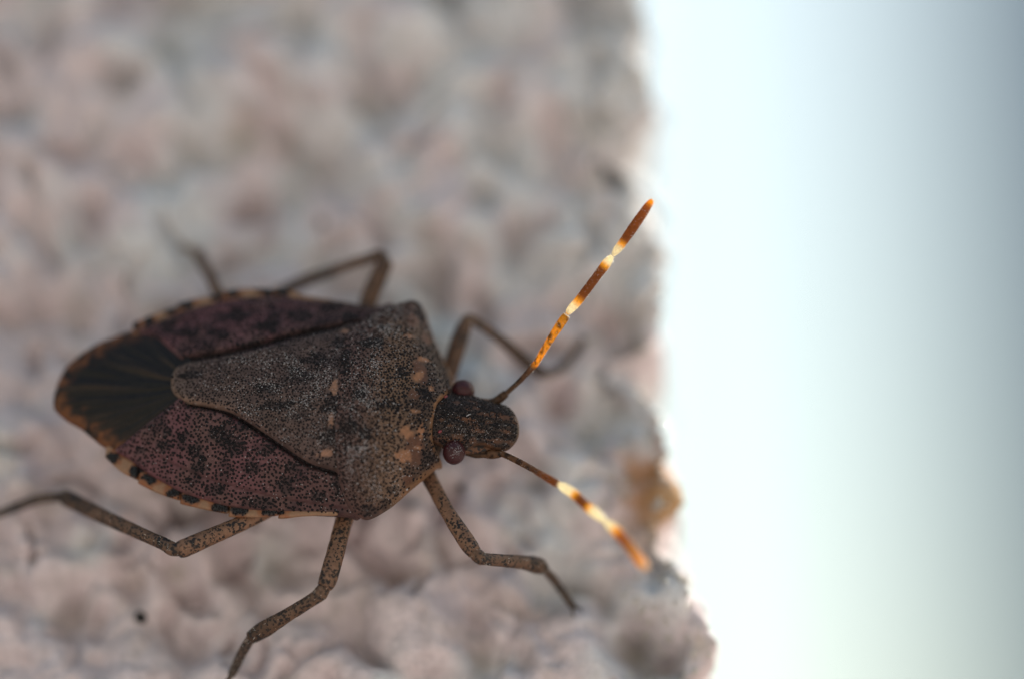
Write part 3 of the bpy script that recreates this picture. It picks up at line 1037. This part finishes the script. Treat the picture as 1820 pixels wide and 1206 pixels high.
antenna([
    ([(830, 800, 3.35), (845, 805, 3.35), (858, 806, 3.4), (875, 806, 3.5), (891, 806, 3.6)], [0.13, 0.12, 0.10, 0.125, 0.08], [(0, BROWN), (0.45, BROWN), (0.5, BROWN * 1.8), (1, BROWN * 1.8)], 0.9),
    ([(889, 804, 3.6), (915, 816, 3.8), (945, 832, 4.05)], [0.075, 0.08, 0.08], [(0, BROWN * 1.7), (1, BROWN * 1.4)], 0.8),
    ([(944, 831, 4.05), (965, 844, 4.25), (987, 857, 4.45), (993, 860, 4.5)], [0.075, 0.09, 0.105, 0.08], [(0, BROWN * 1.4), (0.5, DARK * 1.1), (0.9, DARK), (1, AMBER)], 0.5),
    ([(994, 860, 4.52), (1002, 865, 4.65), (1020, 877, 4.85), (1040, 896, 5.05), (1060, 912, 5.25), (1074, 924, 5.4)], [0.06, 0.115, 0.125, 0.12, 0.125, 0.065],
     [(0, CREAM), (0.38, CREAM), (0.44, AMBER), (0.50, DARK), (0.62, DARK), (0.68, AMBER), (0.74, CREAM), (1, CREAM)], 0),
    ([(1075, 925, 5.42), (1085, 933, 5.5), (1098, 945, 5.75), (1118, 968, 6.15), (1136, 992, 6.5), (1146, 1005, 6.7), (1150, 1010, 6.75)], [0.05, 0.115, 0.125, 0.13, 0.125, 0.09, 0.03],
     [(0, CREAM), (0.25, CREAM), (0.34, AMBER), (0.42, DARK * 1.6), (0.58, AMBER * 0.6), (0.75, AMBER), (0.9, np.array([0.95, 0.72, 0.40])), (1, np.array([0.9, 0.6, 0.25]))], 0),
], 'forward antenna with cream bands, tip blurred')

TAN = np.array([0.185, 0.098, 0.060]); TAN2 = np.array([0.125, 0.070, 0.044]); DK = np.array([0.075, 0.048, 0.035])


def leg(fem, tib, tar, label, c_f=TAN, c_t=TAN2, c_s=DK):
    def rr(q, k=1.25): return [x[3] * k for x in q]
    def tp(q): return [pt(*x[:3]) for x in q]
    V, F, t, p, r = tube(tp(fem), rr(fem), 18, 10, lumpy=0.012)
    o = part('leg', V, F, M['leg'], None, np.tile(c_f, (len(V), 1)) * (1 + 0.15 * fbm(V, 2))[:, None], True, label)
    hairs(p, r, 30, 0.06, o)
    V, F, t, p, r = tube(tp(tib), rr(tib, 1.34), 16, 10, lumpy=0.010)
    C = bandcol(t, [(0, c_t), (0.6, c_t), (0.85, c_t * 0.6), (1, c_t * 0.55)])
    part('tibia', V, F, M['leg'], o, C)
    hairs(p, r, 90, 0.10, o)
    if tar:
        q = tp(tar)
        V, F, t, p, r = tube(q, rr(tar, 1.45), 12, 8, lumpy=0.008)
        part('tarsus', V, F, M['leg'], o, bandcol(t, [(0, c_s * 1.5), (0.5, c_s), (1, c_s * 0.9)]))
        hairs(p, r, 70, 0.10, o)
        d = p[-1] - p[-6]; d /= np.linalg.norm(d)
        sd = np.cross(d, [0, 0, 1.0]); sd /= np.linalg.norm(sd)
        for sgn in (-1, 1):
            b0 = p[-1] - d * 0.03
            V, F, t, *_ = tube([b0, b0 + d * 0.12 + sd * sgn * 0.14, b0 + d * 0.28 + sd * sgn * 0.17 - np.array([0, 0, 0.12])], [0.05, 0.04, 0.012], 8, 6)
            part('claw', V, F, M['leg'], o, np.tile(DK * 0.6, (len(V), 1)))
    return o


def foot(x, y, lift=0.12):
    q = pt(x, y, 0)
    return max(wall_z(q[0], q[1]), -0.3) + lift


# near side
leg([(735, 790, 2.2, .22), (764, 850, 2.45, .21), (798, 913, 2.75, .205), (830, 962, 2.95, .235), (843, 981, 3.0, .20)],
    [(838, 975, 3.0, .15), (852, 989, 2.95, .18), (866, 993, 2.75, .155), (926, 998, 1.7, .18), (955, 1004, 1.15, .22), (968, 1010, .95, .15)],
    [(966, 1009, .95, .10), (985, 1030, foot(985, 1030, .35), .11), (1003, 1055, foot(1003, 1055, .2), .10), (1021, 1080, foot(1021, 1080, .12), .09)],
    'speckled tan foreleg, its femur sharp against the wall')
leg([(640, 850, 2.0, .24), (613, 920, 2.3, .24), (598, 975, 2.5, .245), (583, 1028, 2.7, .25), (576, 1042, 2.7, .20)],
    [(580, 1036, 2.7, .15), (570, 1053, 2.65, .19), (556, 1064, 2.55, .165), (508, 1094, 1.9, .175), (470, 1117, 1.35, .215), (446, 1132, 1.0, .17)],
    [(448, 1130, 1.0, .11), (432, 1156, .55, .12), (418, 1185, foot(418, 1185, .2), .11), (398, 1226, foot(398, 1226, .15), .09)],
    'speckled tan middle leg bent back under the wing')
leg([(520, 880, 2.2, .22), (460, 915, 2.5, .20), (390, 946, 2.75, .225), (330, 972, 2.95, .25), (316, 979, 3.0, .20)],
    [(322, 977, 3.0, .15), (306, 974, 2.95, .185), (288, 964, 2.8, .165), (254, 949, 2.4, .165), (180, 915, 1.5, .19), (122, 886, .85, .215), (108, 882, .8, .15)],
    [(112, 882, .8, .12), (80, 884, foot(80, 884, .35), .13), (54, 891, foot(54, 891, .25), .12), (0, 911, foot(0, 911, .15), .10), (-20, 918, foot(-20, 918, .12), .08)],
    'hind leg stretched back below the abdomen')
# far side
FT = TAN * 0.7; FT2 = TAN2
leg([(790, 690, 2.0, .22), (804, 645, 2.2, .23), (816, 605, 2.35, .235), (826, 578, 2.4, .20)],
    [(824, 582, 2.4, .14), (830, 570, 2.4, .16), (842, 570, 2.3, .13), (886, 600, 1.6, .135), (935, 642, 1.0, .17), (966, 666, .75, .13)],
    [(962, 664, .75, .10), (985, 660, foot(985, 660, .3), .11), (1008, 645, foot(1008, 645, .22), .11), (1036, 603, foot(1036, 603, .12), .10)],
    'dark foreleg reaching forward behind the raised antenna', FT, FT2, DK * 1.2)
leg([(640, 590, 2.0, .24), (655, 535, 2.2, .25), (672, 495, 2.35, .25), (686, 464, 2.4, .22)],
    [(685, 468, 2.4, .15), (676, 456, 2.4, .17), (655, 459, 2.3, .13), (600, 478, 1.7, .135), (545, 498, 1.1, .16), (490, 522, .7, .15)],
    [(495, 520, .7, .11), (460, 535, .4, .10), (420, 555, .2, .08)],
    'dark middle leg bent over beyond the far wing case', FT, FT2, DK)
leg([(470, 580, 2.0, .22), (430, 545, 2.0, .21), (395, 530, 1.9, .20)],
    [(398, 532, 1.9, .14), (385, 515, 1.8, .15), (372, 488, 1.4, .15), (352, 450, 0.7, .16)],
    [(354, 454, .7, .11), (343, 444, .45, .09), (332, 440, .3, .08), (322, 438, .2, .06)],
    'blurred hind leg tip showing past the far abdomen edge', FT, FT2 * 1.3, FT2 * 1.6)

# tiny stalk between head and pronotum corner tooth, pale fibre on the head
q = trace([(829, 740), (837, 736)], HZ, 0)
V, F, *_ = tube([np.r_[q[0], HZ(q[:1])[0] + .05], np.r_[(q[0] + q[1]) / 2, HZ(q[:1])[0] + .09], np.r_[q[1], HZ(q[1:])[0] + .05]], [.014, .014, .012], 6, 4)
part('fibre', V, F, M['dust'], h_ob)

inst('sand_grains', OCT_V, OCT_F, gp, rng.normal(size=(ng, 3)), gsz, M['sand'], wall, stretch=rng.uniform(0.6, 1.3, (ng, 3)))

# ------------------------------------------------------------------ dirt specks and sand grain on the wall
def speck(x, y, r, label, mat, stretch=(1, 1, 0.7), name='dirt_speck', cat='dirt speck'):
    q = pt(x, y, 0)
    zz = wall_z(q[0], q[1])
    q = pt(x, y, zz)
    V, F = ellipsoid((0, 0, 0), np.array(stretch) * r, np.eye(3), 20, 12)
    V = V * (1 + 0.28 * fbm(V * 2.4 / r * 0.5 + x, 2))[:, None]
    o = make(name, V, F, mat)
    o.rotation_euler = (math.pi / 2, 0, 0); o.scale = (S, S, S)
    o.location = world(np.array([q[0], q[1], zz + r * 0.25])) * S
    top(o, label, cat)


speck(250, 1097, 0.21, 'black dirt speck on the stucco below the stretched hind leg', M['dirt'])
speck(575, 396, 0.20, 'dark speck on the stucco above the far middle leg', M['dirt'])
speck(819, 866, 0.14, 'small dark speck on the stucco beside the near foreleg', M['dirt'])

# ------------------------------------------------------------------ out-of-focus pillar beyond the wall corner
def post():
    D = 2.6
    wd = 320.0
    V, F = [], []
    # chamfered square pillar
    c = 14
    sec = [(0, c), (c, 0), (wd - c, 0), (wd, c), (wd, wd - c), (wd - c, wd), (c, wd), (0, wd - c)]
    for yy_ in (-2030, -900, 0, 900, 1800):
        for (a_, b_) in sec:
            V.append((a_, yy_, -b_))
    for k in range(4):
        for i in range(8):
            F.append((k * 8 + i, k * 8 + (i + 1) % 8, (k + 1) * 8 + (i + 1) % 8, (k + 1) * 8 + i))
    F += [tuple(range(7, -1, -1)), tuple(range(32, 40))]
    o = make('painted_pillar', V, F, M['post_paint'], None, None, False)
    # its near edge stands D metres from the lens
    tx = (1800 - 910) / 1820 * FIELD / DIST
    loc = CAM + (Fv + tx * Rv) * (D * 1000)
    o.rotation_euler = (math.pi / 2, math.radians(-1.2), 0)
    o.scale = (S, S, S)
    o.location = world(loc) * S
    top(o, 'blurred slate-blue painted pillar standing beyond the sunlit wall corner', 'pillar', kind='thing')


post()
